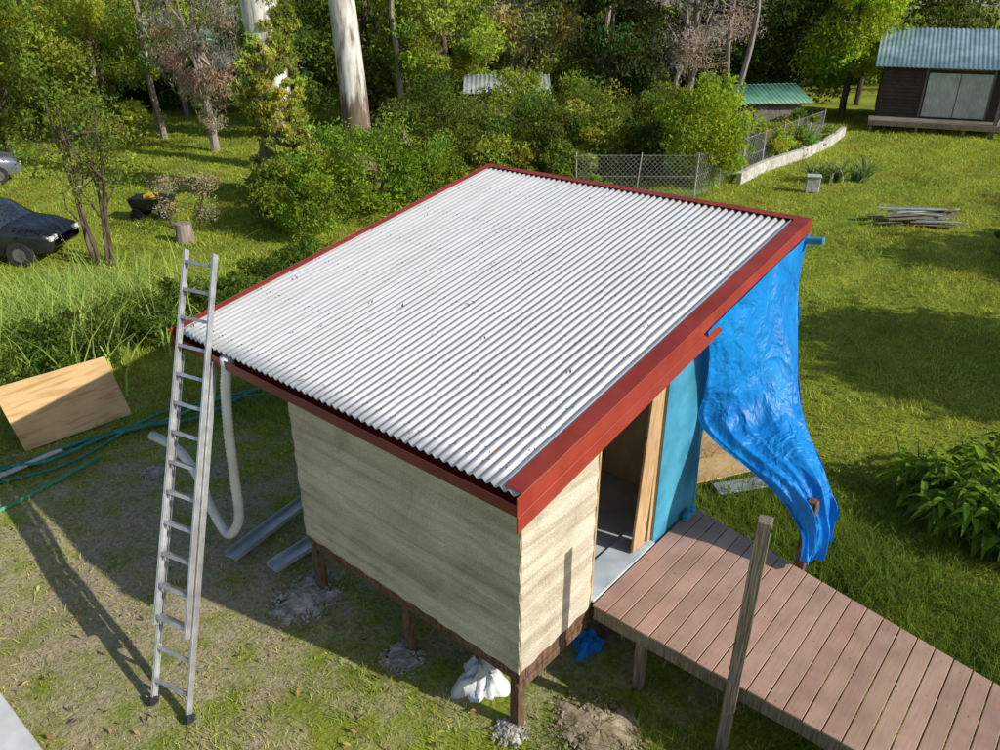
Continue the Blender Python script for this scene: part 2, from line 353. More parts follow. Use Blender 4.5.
def gz(x,y):
    r=np.sqrt(x*x+y*y); return .035*nz(x,y,.9)*np.clip((r-1)/6,0.15,1)
ax=np.concatenate([[-400,-250,-150,-100],np.linspace(-70,-20,60),np.linspace(-19.6,6,150),np.linspace(7,40,30),[60,100,200,400]])
ay=np.concatenate([[-400,-200,-100,-40,-20],np.linspace(-10,16,150),np.linspace(17,80,80),[100,150,250,400]])
X,Y=np.meshgrid(ax,ay,indexing='ij'); mb=MB(); mb.grid(np.stack([X,Y,gz(X,Y)-.02],-1)); mb.obj('ground',[ground_mat()],smooth=True)

def sample_view(n,d0,d1,p=1.0,wid=.74):
    t=rng.uniform(0,1,n); d=d0*(d1/d0)**t if p==0 else (d0**p+(d1**p-d0**p)*t)**(1/p)
    z=.896*d+2.73; lat=rng.uniform(-1,1,n)*wid*z
    return d,SX+FX*d+RX*lat,SY+FY*d+RY*lat
mb=MB()
d,x,y=sample_view(380000,2.0,46,.7)
dm=dirt_mask(x,y); keep=rng.uniform(0,1,len(x))>dm*.62
keep&=~((x>-3.3)&(x<.1)&(y>-.1)&(y<3.3)&(rng.uniform(0,1,len(x))<.8))
d,x,y,dm=d[keep],x[keep],y[keep],dm[keep]
nn=nz(x,y,.5)[:,None]; n2=nz(x,y,2.7)[:,None]; n3=nz(x+40,y-17,.9)[:,None]
green=np.array([.285,.355,.042])*(1+.14*nn+.16*n2)+np.array([.06,.02,.005])*np.clip(n3,0,2)-np.array([.06,.045,.0])*np.clip(-n3-.3,0,2)
dry=np.array([.47,.41,.22]); mixd=np.clip(dm[:,None]*.7+.06*n2+.06,0,1)*rng.uniform(.2,1.2,(len(x),1)); mixd=np.clip(mixd,0,1)
col=np.clip(green*(1-mixd)+dry*mixd,.01,.6)
h=(.03+.034*np.clip(1+nz(x,y,1.3),0,2.4)+.0012*d)*rng.uniform(.5,1.5,len(x))*(1-.45*dm)
blades(mb,x,y,gz(x,y)-.02,h,.007+.0011*d,col,1.1)
mb.obj('lawn_grass',[M_grass])
mb=MB(); d,x,y=sample_view(2600,2.0,22,.8); ok=~((x>-3.1)&(x<.0)&(y>0)&(y<3.2)); x,y=x[ok],y[ok]
leaf_quads(mb,np.stack([x,y,gz(x,y)+.02],1),.075,(.30,.20,.10),0,.4,0,.4,flat=3)
mb.obj('leaf_litter',[M_grass])

# ---------------------------------------------------------------- cabin
cab=empty('garden_cabin')
L_,D_,ZB=3.04,3.2,.81
xL,xR,yN,yF,zN,zF=-4.55,.20,-.24,4.88,2.91,3.85
SL=(zF-zN)/(yF-yN)
def rz(y): return zN+SL*(y-yN)
NR=54; x0,x1=xL+.02,xR-.02
xs=np.linspace(x0,x1,NR*8+1); ph=np.linspace(0,NR*2*np.pi,NR*8+1)
ys=np.linspace(yN-.035,yF-.02,24)
X,Y=np.meshgrid(xs,ys,indexing='ij'); Z=rz(Y)+.0145*np.cos(ph)[:,None]-.026+.002*np.sin(X*1.7+Y)
mb=MB(); mb.grid(np.stack([X,Y,Z],-1))
o=mb.obj('roof_sheeting',[M_roof],cab,smooth=True); so=o.modifiers.new('s','SOLIDIFY'); so.thickness=.004
mb=MB()
for yy in np.arange(yN+.15,yF,.85):
    for k in range(1,NR,2):
        xx=x0+(x1-x0)*k/NR; z=rz(yy)-.013
        mb.tube([(xx,yy,z-.005),(xx,yy,z+.009)],.008,6)
mb.obj('roof_screws',[M_dark],cab)
mb=MB(); n=46; x=rng.uniform(xL+.1,xR-.2,n); y=yN+.05+(yF-yN-.1)*rng.uniform(0,1,n)**1.6
leaf_quads(mb,np.stack([x,y,rz(y)+.0],1),.05,(.22,.10,.05),0,.35,0,.4,flat=4); mb.obj('fallen_leaves',[M_grass],cab)
mb=MB()
def sloped(mb,xa,xb,ya,yb,dz0,dz1,mat=0):
    mb.hexa([(xa,ya,rz(ya)+dz0),(xb,ya,rz(ya)+dz0),(xb,yb,rz(yb)+dz0),(xa,yb,rz(yb)+dz0),
             (xa,ya,rz(ya)+dz1),(xb,ya,rz(ya)+dz1),(xb,yb,rz(yb)+dz1),(xa,yb,rz(yb)+dz1)],mat)
sloped(mb,xR-.16,xR+.0,yN-.02,yF+.02,-.008,.0)
sloped(mb,xR+.0,xR+.012,yN-.082,yF+.022,-.17,.002)
sloped(mb,xR+.004,xR+.020,yN-.082,yF+.022,-.31,-.165)
sloped(mb,xL-.02,xL+.075,yN-.02,yF+.02,-.008,.0)
sloped(mb,xL-.03,xL-.02,yN-.08,yF+.022,-.30,.002)
sloped(mb,xL+.077,xR-.162,yF-.07,yF+.02,-.0085,-.001)
sloped(mb,xL-.02,xR,yF+.021,yF+.032,-.30,-.001)
mb.obj('barge_flashing',[M_red],cab,bevel=.003)
mb=MB()
zg=zN-.06
mb.box((xL-.01,yN+.06,zg-.20),(xR-.02,yN+.085,zg+.0))
mb.box((xL-.01,yN-.07,zg-.125),(xR-.003,yN+.058,zg-.115)); mb.box((xL-.01,yN-.078,zg-.125),(xR-.003,yN-.0705,zg-.02))
mb.obj('gutter',[M_gutter],cab,bevel=.003)
mb=MB(); sloped(mb,xL+.03,xR-.03,yN+.1,yF-.05,-.07,-.05)
for xx in np.arange(xL+.1,xR-.05,.55): sloped(mb,xx,xx+.045,yN+.11,yF-.06,-.19,-.072)
mb.obj('rafters',[M_timber_new],cab)
def ywall(mb,y0,y1,za,dz=-.075,xa=-.09,xb=0,mat=0):
    mb.hexa([(xa,y0,za),(xb,y0,za),(xb,y1,za),(xa,y1,za),(xa,y0,rz(y0)+dz),(xb,y0,rz(y0)+dz),(xb,y1,rz(y1)+dz),(xa,y1,rz(y1)+dz)],mat)
WB=.74
def slab(mb,P0,U,V,Nn,nu,nv,amp,seed):
    g=np.random.default_rng(seed); a=np.linspace(0,1,nu);b=np.linspace(0,1,nv); A,B=np.meshgrid(a,b,indexing='ij')
    lu,lv=np.linalg.norm(U),np.linalg.norm(V); p=g.uniform(0,6.28,8)
    off=amp*(.5*np.sin(A*lu*5+p[0]+2*np.sin(B*lv*2))+.5*np.sin(B*lv*19+p[1]+.8*np.sin(A*lu*1.7+p[2]))+.4*np.sin(A*lu*13+B*lv*9+p[3]))
    e=np.minimum(np.minimum(A,1-A)*lu,np.minimum(B,1-B)*lv); off=off-.010*np.exp(-e/.018)*(1+.6*np.sin(23*(A*lu+B*lv))) 
    G=np.array(P0)[None,None]+A[...,None]*np.array(U)+B[...,None]*np.array(V)+off[...,None]*np.array(Nn); mb.grid(G)
mb=MB(); mb.box((-L_+.003,.014,WB+.003),(-.003,.03,rz(0)-.08)); slab(mb,(-L_,0,WB),(L_,0,0),(0,0,rz(0)-.075-WB),(0,-1,0),150,90,.0024,1)
mb.obj('long_wall_hempcrete',[M_wall],cab,smooth=True)
mb=MB(); mb.box((-L_+.012,.031,ZB),(-.013,.09,rz(0)-.08)); mb.box((-L_+.012,D_-.09,ZB),(-.1,D_-.012,rz(D_)-.08)); ywall(mb,.09,D_-.09,ZB,-.08,-L_+.012,-L_+.09)
mb.obj('wall_frame_lining',[M_ply_in],cab)
mb=MB(); ywall(mb,0.013,1.095,WB+.003,xa=-.03,xb=-.014); ywall(mb,1.1,2.28,2.98,xa=-.012,xb=0); slab(mb,(0,0,WB),(0,1.1,0),(0,0,rz(0)-.07-WB),(1,0,0),60,90,.0024,2)
mb.add([(0,1.0985,WB),(-.09,1.0985,WB),(-.09,1.0985,rz(1)-.1),(0,1.0985,rz(1)-.1)],[(0,1,2,3)])
mb.obj('door_wall_hempcrete',[M_wall],cab,smooth=False)
mb=MB(); ywall(mb,.092,1.095,ZB,-.08,-.09,-.0305); ywall(mb,1.1,2.28,2.985,-.08,-.09,-.0125); ywall(mb,2.285,D_-.1,ZB,-.08,-.09,-.0125)
mb.obj('door_wall_lining',[M_ply_in],cab)
mb=MB(); ywall(mb,2.28,D_,WB,xa=-.012,xb=.0); mb.box((-L_,D_-.011,WB),(-.013,D_,rz(D_)-.075)); ywall(mb,.013,D_-.012,WB,xa=-L_,xb=-L_+.011)
mb.obj('wall_wrap',[M_bluewrap],cab)
mb=MB(); mb.box((-L_+.1,.1,ZB-.04),(-.02,D_-.1,ZB+.005)); mb.box((-.3,1.103,ZB+.006),(.03,2.277,ZB+.03))
mb.obj('floor',[M_floor_in],cab,bevel=.004)
mb=MB(); mb.beam((-.06,2.06,ZB+.04),(-.03,2.14,2.9),.24,.03,up=(1,0,0)); mb.beam((-.05,1.13,ZB+.03),(-.05,1.13,2.97),.07,.05); mb.beam((-.055,2.255,ZB+.03),(-.055,2.255,2.97),.07,.045)
mb.obj('door_frame',[M_timber_new],cab,bevel=.004)
mb=MB()
mb.box((-L_+.02,.03,.60),(-.02,.12,.735)); mb.box((-L_+.02,D_-.12,.60),(-.02,D_-.03,.735))
mb.box((-.10,.125,.60),(-.02,D_-.125,.735)); mb.box((-L_+.02,.125,.60),(-L_+.1,D_-.125,.735))
mb.box((-.055,-.0,.50),(-.01,1.09,.595)); 
for xx in np.arange(-L_+.5,-.3,.45): mb.box((xx,.125,.62),(xx+.045,D_-.125,.735))
mb.obj('bearers',[M_timber_dark],cab,bevel=.004)
mb=MB()
for xx in (-L_+.08,-1.5,-.08):
    for yy in (.08,1.6,D_-.08):
        mb.box((xx-.05,yy-.05,-.1),(xx+.05,yy+.05,.599))
for xx,yy in ((-4.3,4.7),(-1.0,4.7)):
    mb.box((xx-.045,yy-.045,-.1),(xx+.045,yy+.045,rz(yy)-.2))
mb.obj('stumps',[M_timber_dark],cab,bevel=.005)
mb=MB(); mb.beam((.0,4.75,3.62),(.42,4.78,3.66),.09,.07); mb.obj('beam_end',[M_bluewrap],cab,bevel=.01)

# ---------------------------------------------------------------- deck
dk=empty('timber_walkway')
mb=MB(); xx=.035; i=0
while xx<6.5:
    w=.148; yf=3.17-.2*xx; yf2=3.17-.2*(xx+w)
    c=np.array([.42,.27,.20])*rng.uniform(.88,1.1)*(1+rng.normal(0,.02,3)); zz=ZB-.0+rng.uniform(-.0015,.0015)
    y0=1.08+rng.uniform(-.004,.004)
    mb.hexa([(xx,y0,zz-.025),(xx+w,y0,zz-.025),(xx+w,yf2,zz-.025),(xx,yf,zz-.025),(xx,y0,zz),(xx+w,y0,zz),(xx+w,yf2,zz),(xx,yf,zz)],0,c)
    xx+=w+.010
mb.obj('deck_boards',[M_deck],dk,bevel=.004)
mb=MB()
mb.box((.04,1.10,.62),(6.5,1.145,ZB-.027))
mb.beam((.04,3.10,.70),(6.5,1.83,.70),.045,.16)
for k in np.arange(.6,6.5,.45): mb.box((k,1.15,.65),(k+.045,3.0-.2*k,ZB-.028))
for k in (.5,2.4,4.3,6.2):
    mb.box((k,1.15,-.1),(k+.09,1.24,.65)); yy=2.95-.2*k; mb.box((k,yy-.09,-.1),(k+.09,yy,.65))
mb.obj('deck_frame',[M_timber_grey],dk,bevel=.004)
mb=MB()
for k in range(40):
    xx=.11+.158*k
    for yy in (1.13,2.0,3.05-.2*xx):
        mb.tube([(xx,yy,ZB-.01),(xx,yy,ZB+.002)],.0045,6)
mb.obj('deck_screws',[M_dark],dk)
mb=MB(); mb.beam((1.50,1.03,-.3),(1.52,1.03,2.58),.11,.11,up=(1,.3,0)); mb.obj('fence_post',[M_timber_grey],bevel=.006)
mb=MB(); mb.beam((1.34,2.98,-.3),(1.34,2.98,1.60),.10,.10,up=(1,0,0)); mb.obj('fence_post',[M_timber_dark],bevel=.006)

# ---------------------------------------------------------------- tarp
rows=np.array([
 [(.235,2.45,3.28),(.235,3.2,3.42),(.235,4.0,3.56),(.235,4.84,3.70)],
 [(.15,2.75,2.95),(.30,3.3,2.95),(.38,3.95,3.0),(.24,4.75,3.2)],
 [(.10,2.93,2.45),(.38,3.35,2.4),(.60,3.9,2.45),(.42,4.5,2.6)],
 [(.14,2.98,1.96),(.45,3.15,1.98),(.75,3.6,2.05),(.72,4.05,2.1)],
 [(1.05,2.80,1.66),(1.15,2.94,1.72),(1.28,3.18,1.74),(1.32,3.5,1.62)],
 [(1.36,2.84,1.32),(1.42,2.92,1.3),(1.50,3.1,1.32),(1.52,3.34,1.36)],
 [(1.40,2.78,1.00),(1.46,2.85,.93),(1.54,2.98,.97),(1.57,3.16,1.10)]],float)
def cm(P,t):
    n=len(P)-1; u=t*n; i=min(int(u),n-1); f=u-i
    p0=P[max(i-1,0)];p1=P[i];p2=P[i+1];p3=P[min(i+2,n)]
    return .5*((2*p1)+(-p0+p2)*f+(2*p0-5*p1+4*p2-p3)*f*f+(-p0+3*p1-3*p2+p3)*f**3)
def rdg(a): return 1-2*math.sqrt(math.sin(a)**2+.02)
NT,NS=200,160; G=np.zeros((NT,NS,3))
for i in range(NT):
    t=i/(NT-1); rc=np.array([cm(rows[:,k],t) for k in range(4)])
    for j in range(NS):
        s=j/(NS-1); p=cm(rc,s)
        fold=.010+.06*min(1,t*1.15)*math.exp(-((t-.65)/.36)**2)+.022*t
        wv=rdg((s*15+4*t+1.3*math.sin(5*t))*.5)*.75+rdg(s*19-3*t+.4*math.sin(6*t))*.35+math.sin(7*t+6*s)*.4+.35*rdg(9*t-5*s+1.)*(.25+t)+.15*rdg(17*t+11*s)
        ed=.012*math.sin(t*31)+.01*math.sin(t*53) if j in (0,NS-1) else 0
        G[i,j]=p+np.array([.85,-.35,.25])*(fold*wv+ed)
mb=MB(); mb.grid(G); mb.obj('blue_tarpaulin',[M_tarp],smooth=True)

# ---------------------------------------------------------------- ladder
lad=empty('extension_ladder')
Lb=np.array([-2.9,-2.0,0.0]); dv=np.array([-1.42,1.70,2.95]); ra=R2(14); LW=.47; rd=np.array([math.cos(ra),math.sin(ra),0]); Rb=Lb+rd*LW
dn=dv/np.linalg.norm(dv); nrm=np.cross(rd,dn); nrm/=np.linalg.norm(nrm)
if nrm[2]<0: nrm=-nrm
DL=np.linalg.norm(dv); mb=MB()
def section(o,t0,t1,inset):
    a=Lb+rd*inset+o; b=Rb-rd*inset+o
    for s,q in ((a,1),(b,-1)):
        mb.beam(s+dv*t0,s+dv*t1,.008,.066,up=tuple(nrm))
        for e in (.0295,-.0295): mb.beam(s+dv*t0+nrm*e+rd*q*.014,s+dv*t1+nrm*e+rd*q*.014,.020,.006,up=tuple(nrm))
    k=.22
    while k<t1*DL-.05:
        if k>t0*DL+.04: mb.beam(a+dn*k+rd*.005,b+dn*k-rd*.005,.034,.026,up=tuple(nrm))
        k+=.30
section(np.zeros(3),0,.93,0)
section(nrm*.075,.20,1.235,.022)
mb.obj('rails_and_rungs',[M_alu],lad,bevel=.0015)
mb=MB()
for s in (Lb,Rb): mb.beam(s-dn*.02,s+dn*.06,.05,.1,up=tuple(nrm))
mb.obj('rubber_feet',[M_rubber],lad,bevel=.004)

def smooth_path(P,n=80):
    P=np.array(P,float); return np.array([cm(P,t) for t in np.linspace(0,1,n)])
p=smooth_path([(-3.6,-.26,2.80),(-3.58,-.34,2.5),(-3.6,-.38,2.0),(-3.65,-.38,1.4),(-3.72,-.38,.85),(-3.95,-.42,.55),(-4.22,-.42,.75),(-4.42,-.42,1.15),(-4.75,-.44,1.38),(-5.2,-.5,1.42)],300)
rad=.052+.0045*np.sin(np.arange(300)*2.1)
mb=MB(); mb.tube(p,rad,12); mb.tube([(-3.6,-.26,2.84),(-3.6,-.26,2.72)],.07,12); mb.obj('drain_hose',[M_white],smooth=True)

# ---------------------------------------------------------------- ground clutter left
mb=MB(); a,b=np.array([-8.62,-.95,.02]),np.array([-8.52,.62,.02]); c,d2=np.array([-9.25,.70,.80]),np.array([-9.35,-.95,.82])
nn_=np.cross(b-a,d2-a); nn_/=np.linalg.norm(nn_); nn_*=.018
mb.hexa([a,b,c,d2,a+nn_,b+nn_,c+nn_,d2+nn_]); mb.obj('plywood_sheet',[M_ply],bevel=.002)
def tubeobj(name,pts,r,mat,n=60,seg=8):
    mb=MB(); mb.tube(smooth_path(pts,n),r,seg); return mb.obj(name,[mat],smooth=True)
tubeobj('garden_hose',[(-8.5,-2.0,.03),(-8.3,-1.2,.04),(-8.2,-.2,.05),(-7.9,.8,.03),(-7.9,1.8,.04),(-7.5,2.9,.03)],.035,M_teal)
tubeobj('garden_hose',[(-8.7,-1.6,.03),(-8.05,-.9,.06),(-8.1,.3,.05),(-7.6,1.2,.03),(-7.7,2.3,.04),(-7.9,3.2,.03)],.03,M_teal)
tubeobj('garden_hose',[(-8.3,-2.4,.03),(-8.0,-1.5,.04),(-7.8,-.6,.03),(-8.15,.9,.05),(-7.65,2.1,.04),(-7.2,2.6,.03)],.022,M_teal)
tubeobj('green_pipe',[(-7.25,-2.1,.04),(-7.4,-1.2,.04),(-7.6,-.3,.05)],.035,M_greenpipe)
mb=MB(); mb.beam((-8.15,-1.6,.05),(-8.2,-.6,.06),.10,.03); mb.obj('scrap_board',[M_galv],bevel=.003)
for (a,b,w) in (((-4.15,-.35,.05),(-4.40,.95,.05),.20),((-3.60,-.15,.05),(-3.62,.62,.05),.2)):
    mb=MB(); mb.beam(a,b,w,.012); s=np.array([w/2,0,.03]); mb.beam(np.array(a)+s,np.array(b)+s,.012,.06); s=np.array([-w/2,0,.03]); mb.beam(np.array(a)+s,np.array(b)+s,.012,.06)
    mb.obj('steel_channel',[M_galv],bevel=.002)
mb=MB(); mb.box((-5.6,-4.6,0),(-2.80,-3.0,.30)); mb.box((-5.65,-4.65,.303),(-2.75,-2.95,.33)); mb.obj('storage_box',[M_white],bevel=.01,rotz=0)

def lump(name,x,y,r,h,mat,seed,rough=.35,seg=40,z=0,ry=None):
    g=np.random.default_rng(seed); ph=g.uniform(0,6.28,10); a=np.linspace(0,2*np.pi,seg+1); t=np.linspace(0,1,16)
    V=np.zeros((16,seg+1,3))
    for i,tt in enumerate(t):
        for j,aa in enumerate(a):
            k=1+rough*(.5*math.sin(3*aa+ph[0])+.35*math.sin(5*aa+ph[1]+3*tt)+.25*math.sin(8*aa+ph[2]+7*tt)+.2*math.sin(13*aa+ph[3]))
            rr=tt*r*k; hh=h*(1-tt**1.6)*(1+rough*(math.sin(3*aa+ph[4]+9*tt)*.5+math.sin(6*aa+ph[5]+4*tt)*.4+.3*math.sin(11*aa+ph[6]+14*tt))*min(1,tt*3))
            V[i,j]=(x+rr*math.cos(aa),y+rr*math.sin(aa)*((ry or r)/r),z-.03+hh+.0)
    mb=MB(); mb.grid(V); return mb.obj(name,[mat],smooth=True)
M_chalk=noise_mat('cement_spill',(.26,.24,.19),(.60,.58,.53),(1,1,1),11,detail=7,rough=.95,bump=1,bdist=.04)
def spill(name,x,y,r,seed,n=320,ry=None,mat=None,sz=.03):
    g=np.random.default_rng(seed); mb=MB(); ry=ry or r
    for k in range(n):
        a=g.uniform(0,6.28); q=g.uniform(0,1)**.6*1.25; px,py=x+q*r*math.cos(a),y+q*ry*math.sin(a); s=sz*g.uniform(.3,1.3)*(1.3-q*.7)
        pz=.05*max(0,1-q); v=g.normal(0,1,(8,3))*.18+np.array([(-1,-1,-1),(1,-1,-1),(1,1,-1),(-1,1,-1),(-1,-1,1),(1,-1,1),(1,1,1),(-1,1,1)])*.7
        mb.hexa(v*s*np.array([1,1,.6])+np.array([px,py,pz]))
    a=np.linspace(0,2*np.pi,41); t=np.linspace(0,1,10); V=np.zeros((10,41,3)); p=g.uniform(0,6.28,4)
    for i,tt in enumerate(t):
        k=1+.16*np.sin(3*a+p[0])+.12*np.sin(7*a+p[1])+.08*np.sin(12*a+p[2]); V[i,:,0]=x+tt*r*k*np.cos(a); V[i,:,1]=y+tt*ry*k*np.sin(a); V[i,:,2]=-.025+.08*(1-tt**2)+.006*np.sin(9*a+7*tt)
    mb.grid(V); return mb.obj(name,[mat or M_chalk])
spill('cement_footing',-2.95,-.16,.30,3,ry=.38); spill('cement_footing',-1.5,-.05,.19,4,180); spill('cement_footing',-.08,-.02,.15,5,120)
M_sand=noise_mat('sandy_spill',(.24,.19,.12),(.46,.39,.28),(1,1,1),8,detail=7,rough=.95,bump=.8)
spill('sand_patch',.55,.50,.42,6,500,ry=.35,mat=M_sand,sz=.022)
spill('sand_patch',-6.7,.0,.16,8,160,mat=M_chalk,sz=.02)
M_bag=noise_mat('plastic_bag',(.55,.57,.60),(.72,.74,.76),(1,1,1),8,rough=.4,bump=.6,bdist=.03)
lump('plastic_bag',-.66,.22,.25,.30,M_bag,11,.42)
lump('tarp_scrap',-.14,1.30,.16,.20,M_tarp,13,.45,z=.02)
mb=MB(); mb.beam((-1.6,5.0,.05),(-.6,5.9,.05),1.0,.02); mb.beam((-1.0,4.4,.09),(-.35,5.5,.12),.5,.02); mb.obj('panel_stack',[M_ply],bevel=.003)
mb=MB(); mb.beam((-.35,4.7,.06),(.35,5.6,.10),.25,.03); mb.obj('scrap_board',[M_galv],bevel=.003)
br=empty('broom'); mb=MB(); mb.tube([(.12,2.95,.9),(.04,3.05,2.05)],.013,8); mb.obj('handle',[M_bluewrap],br)
mb=MB(); mb.box((.05,2.82,ZB+.05),(.12,3.06,ZB+.09)); mb.box((.055,2.825,ZB+.003),(.115,3.055,ZB+.049)); mb.obj('head',[M_bluewrap],br,bevel=.01)

# ---------------------------------------------------------------- left hedge, reeds
mb=MB()
for t in np.linspace(0,1,26):
    x=-10.6-.9*t+rng.normal(0,.1); y=-3.5+10.5*t
    crown(mb,x,y,.45,.75,.75,.55,9,150,.085,(.085,.14,.022),.42,droop=0,shell=.3)
mb.obj('garden_hedge',[M_leaf])
mb=MB()
n=2600; cx=rng.normal(0,1,(n,2))*np.array([.9,1.3]); x=-12.6+cx[:,0]; y=1.0+cx[:,1]
blades(mb,x,y,np.zeros(n),rng.uniform(.7,1.5,n),np.full(n,.04),np.array([.32,.43,.10]),.7,0,3)
mb.obj('reed_clump',[M_grass])
mb=MB()
def weed(cx,cy,sx,sy,n,h,w,col,bend=.7,seg=2):
    x=cx+rng.normal(0,sx,n); y=cy+rng.normal(0,sy,n)
    ok=~((x>0)&(y>1.05)&(y<3.2-.2*x))&~((x<0.02)&(x>-3.1)&(y>-.02)&(y<3.25)); x=x[ok];y=y[ok]
    hh=h*rng.uniform(.4,1.2,len(x))*np.clip(1+.35*nz(x,y,2.2),.3,1.6)
    blades(mb,x,y,gz(x,y)-.02,hh,np.full(len(x),w),np.array(col),bend,0,seg)
weed(1.6,4.3,1.3,.6,7000,.28,.013,(.12,.19,.028))
weed(3.4,3.2,1.3,.6,6000,.30,.013,(.12,.19,.028))
weed(2.2,.5,1.2,.5,4500,.20,.010,(.14,.18,.035))
weed(.6,5.2,.8,.6,3500,.22,.012,(.15,.22,.03))
weed(-7.4,3.3,1.2,.9,6000,.2,.012,(.18,.25,.04))
weed(-3.5,4.6,1.5,.8,3000,.25,.012,(.12,.19,.03))
mb.obj('tall_grass',[M_grass])
def strap(name,x,y,n,h,w,col,spread=.25,bend=1.0):
    mb=MB(); xx=rng.normal(0,spread,n); yy=rng.normal(0,spread,n)
    blades(mb,xx,yy,np.zeros(n),h*rng.uniform(.6,1.15,n),np.full(n,w),np.array(col),bend,0,4,jit=.3); 
    return mb.obj(name,[M_grass],loc=(x,y,-.03))
def broadleaf(name,x,y,ns,h,ll,lw,col):
    mb=MB()
    for i in range(ns):
        a=rng.uniform(0,6.28); tilt=rng.uniform(.05,.55); H=h*rng.uniform(.6,1.1); bx,by=rng.normal(0,.18,2)
        st=np.array([[bx+math.cos(a)*tilt*H*t*t,by+math.sin(a)*tilt*H*t*t,H*t] for t in np.linspace(0,1,6)])
        mb.tube(st,np.linspace(.012,.006,6),5,0,col=(.08,.14,.03),cap=False)
        for j in range(11):
            t=rng.uniform(.25,1); b=np.array([np.interp(t,np.linspace(0,1,6),st[:,k]) for k in range(3)])
            aa=rng.uniform(0,6.28); L=ll*rng.uniform(.6,1.15); up=rng.uniform(.1,.8); c=np.array(col)*math.exp(rng.normal(0,.25))
            dx,dy=math.cos(aa),math.sin(aa); pts=np.array([b+np.array([dx*L*s,dy*L*s,L*(up*s-.9*s*s)]) for s in np.linspace(0,1,5)])
            w=lw*np.array([.15,.85,1,.7,.05])/2; sd=np.array([-dy,dx,0]); 
            mb.grid(np.stack([pts-sd*w[:,None]+np.array([0,0,.25])*w[:,None],pts,pts+sd*w[:,None]+np.array([0,0,.25])*w[:,None]],1),0,c)
    return mb.obj(name,[M_leaf],loc=(x,y,0))
for (x,y,h) in ((1.95,6.4,.85),(2.55,6.3,.95),(2.9,5.7,.8),(2.2,5.9,.6),(3.3,6.3,.9),(2.7,7.1,.9)):
    broadleaf('broadleaf_shrub',x,y,20,h,.34,.085,(.17,.27,.03))
for (x,y) in ((-5.9,25.4),(-5.2,26.0),(-6.4,25.0)): strap('agave_plant',x,y,60,.9,.12,(.16,.22,.08),.15,1.0)
shrub('garden_shrub',(1.6,21.5),1.2,1.1,18,160,.12,(.12,.19,.028))
shrub('garden_shrub',(.9,19.6),.8,.8,12,140,.12,(.13,.19,.028))

# ---------------------------------------------------------------- gum trees with vine
G1=(.15,.20,.03);G2=(.09,.14,.025);G3=(.21,.28,.038);G4=(.05,.08,.02);OL=(.27,.28,.09);GREY=(.32,.30,.23)
def gum(name,base,h,r,lean):
    mb=MB(); n=26; t=np.linspace(0,1,n); x=base[0]+lean[0]*t+.08*np.sin(t*9); y=base[1]+lean[1]*t
    rr=r*(1-.35*t)+.35*r*np.exp(-t*18); mb.tube(np.stack([x,y,-.2+h*t],1),rr,20,1)
    top=np.array([x[-1],y[-1],h]); 
    for i in range(6):
        a=rng.uniform(0,6.28); e=top+np.array([3*math.cos(a),3*math.sin(a),rng.uniform(1,4)])
        mb.tube(wob(top-np.array([0,0,rng.uniform(0,3)]),e,6,.15),np.linspace(r*.4,.08,6),8,1)
        crown(mb,*e,1.6,1.6,1.2,10,60,.3,(.1,.14,.035),.4)
    return mb.obj(name,[M_leaf,M_gum],smooth=True)
g1=site(25.5,-7.1); g2=site(28.7,-5.1)
gum('gum_tree',g1,17,.62,tuple(site(25.5,-7.3)-g1)); gum('gum_tree',g2,18,.50,tuple(site(28.7,-5.7)-g2))
mb=MB()
for z in np.linspace(.3,5.2,30):
    w=1.25-.12*z+.2*math.sin(z*2.1)
    q=g1+np.array([RX,RY])*(.22*math.sin(z*1.3)+.15)-np.array([FX,FY])*.15
    crown(mb,q[0],q[1],z,w,w,.5,13,120,.14,(.27,.32,.06),.40,droop=.9,shell=.75)
for z in np.linspace(5.0,6.8,9):
    q=g1+np.array([RX,RY])*.5; crown(mb,q[0],q[1],z,.35,.5,.4,5,100,.13,(.24,.3,.05),.6,droop=.9,shell=.5)
    q=g1-np.array([RX,RY])*.45; crown(mb,q[0],q[1],z-.8,.3,.4,.4,4,100,.13,(.24,.3,.05),.6,droop=.9,shell=.5)
mb.obj('climbing_vine',[M_leaf])

# ---------------------------------------------------------------- garden trees and bushes
tree('small_tree',site(18.6,-10.0),4.3,1.5,2.9,1.6,46,80,.10,(.15,.21,.035),.06,trunks=4,nl=7,shell=.3,cr=.3)
tree('wispy_bush',site(21.5,-8.8),1.9,.9,1.1,.9,22,90,.07,(.33,.30,.16),.04,trunks=2)
for (d,l,r,h) in ((21.5,-5.2,1.5,2.3),(23.5,-4.0,1.7,2.8),(22.5,-6.3,1.1,1.7),(24.5,-2.5,1.3,2.2)):
    shrub('garden_bush',site(d,l),r,h,34,230,.12,(.16,.25,.028),cr=.36)
def mass(name,items,leaf,K,per):
    mb=MB()
    for (d,l,r,h,c) in items:
        p=site(d,l); crown(mb,p[0],p[1],h*.48,r,r,h*.52,K,per,leaf*rng.uniform(.85,1.2),c,.36,0,.5,0,.35)
    return mb.obj(name,[M_leaf])
mass('shrubbery',[(28.4,-1.2,1.8,2.8,G1),(29,1.2,1.9,2.7,G2),(29.5,3.4,1.7,2.6,G1),(29.2,5.0,1.4,2.0,G2),(31,-2.6,2,3.3,G2),(32,.4,2,3.4,G3),(33,3.2,2,3.0,G1),
   (26.8,2.0,1.3,1.6,G1),(32,6.2,1.8,2.6,G2),(35,7.5,1.8,2.6,G1),(27,-.2,1.2,1.9,G3)],.15,40,190)
shrub('vine_mound',site(27.4,7.0),1.5,3.6,60,230,.14,(.23,.33,.03),cr=.34)
shrub('vine_mound',site(29.5,8.2),1.2,1.8,24,200,.14,(.2,.3,.03),cr=.36)
shrub('garden_shrub',site(24.6,3.4),.8,1.0,14,180,.11,G3)
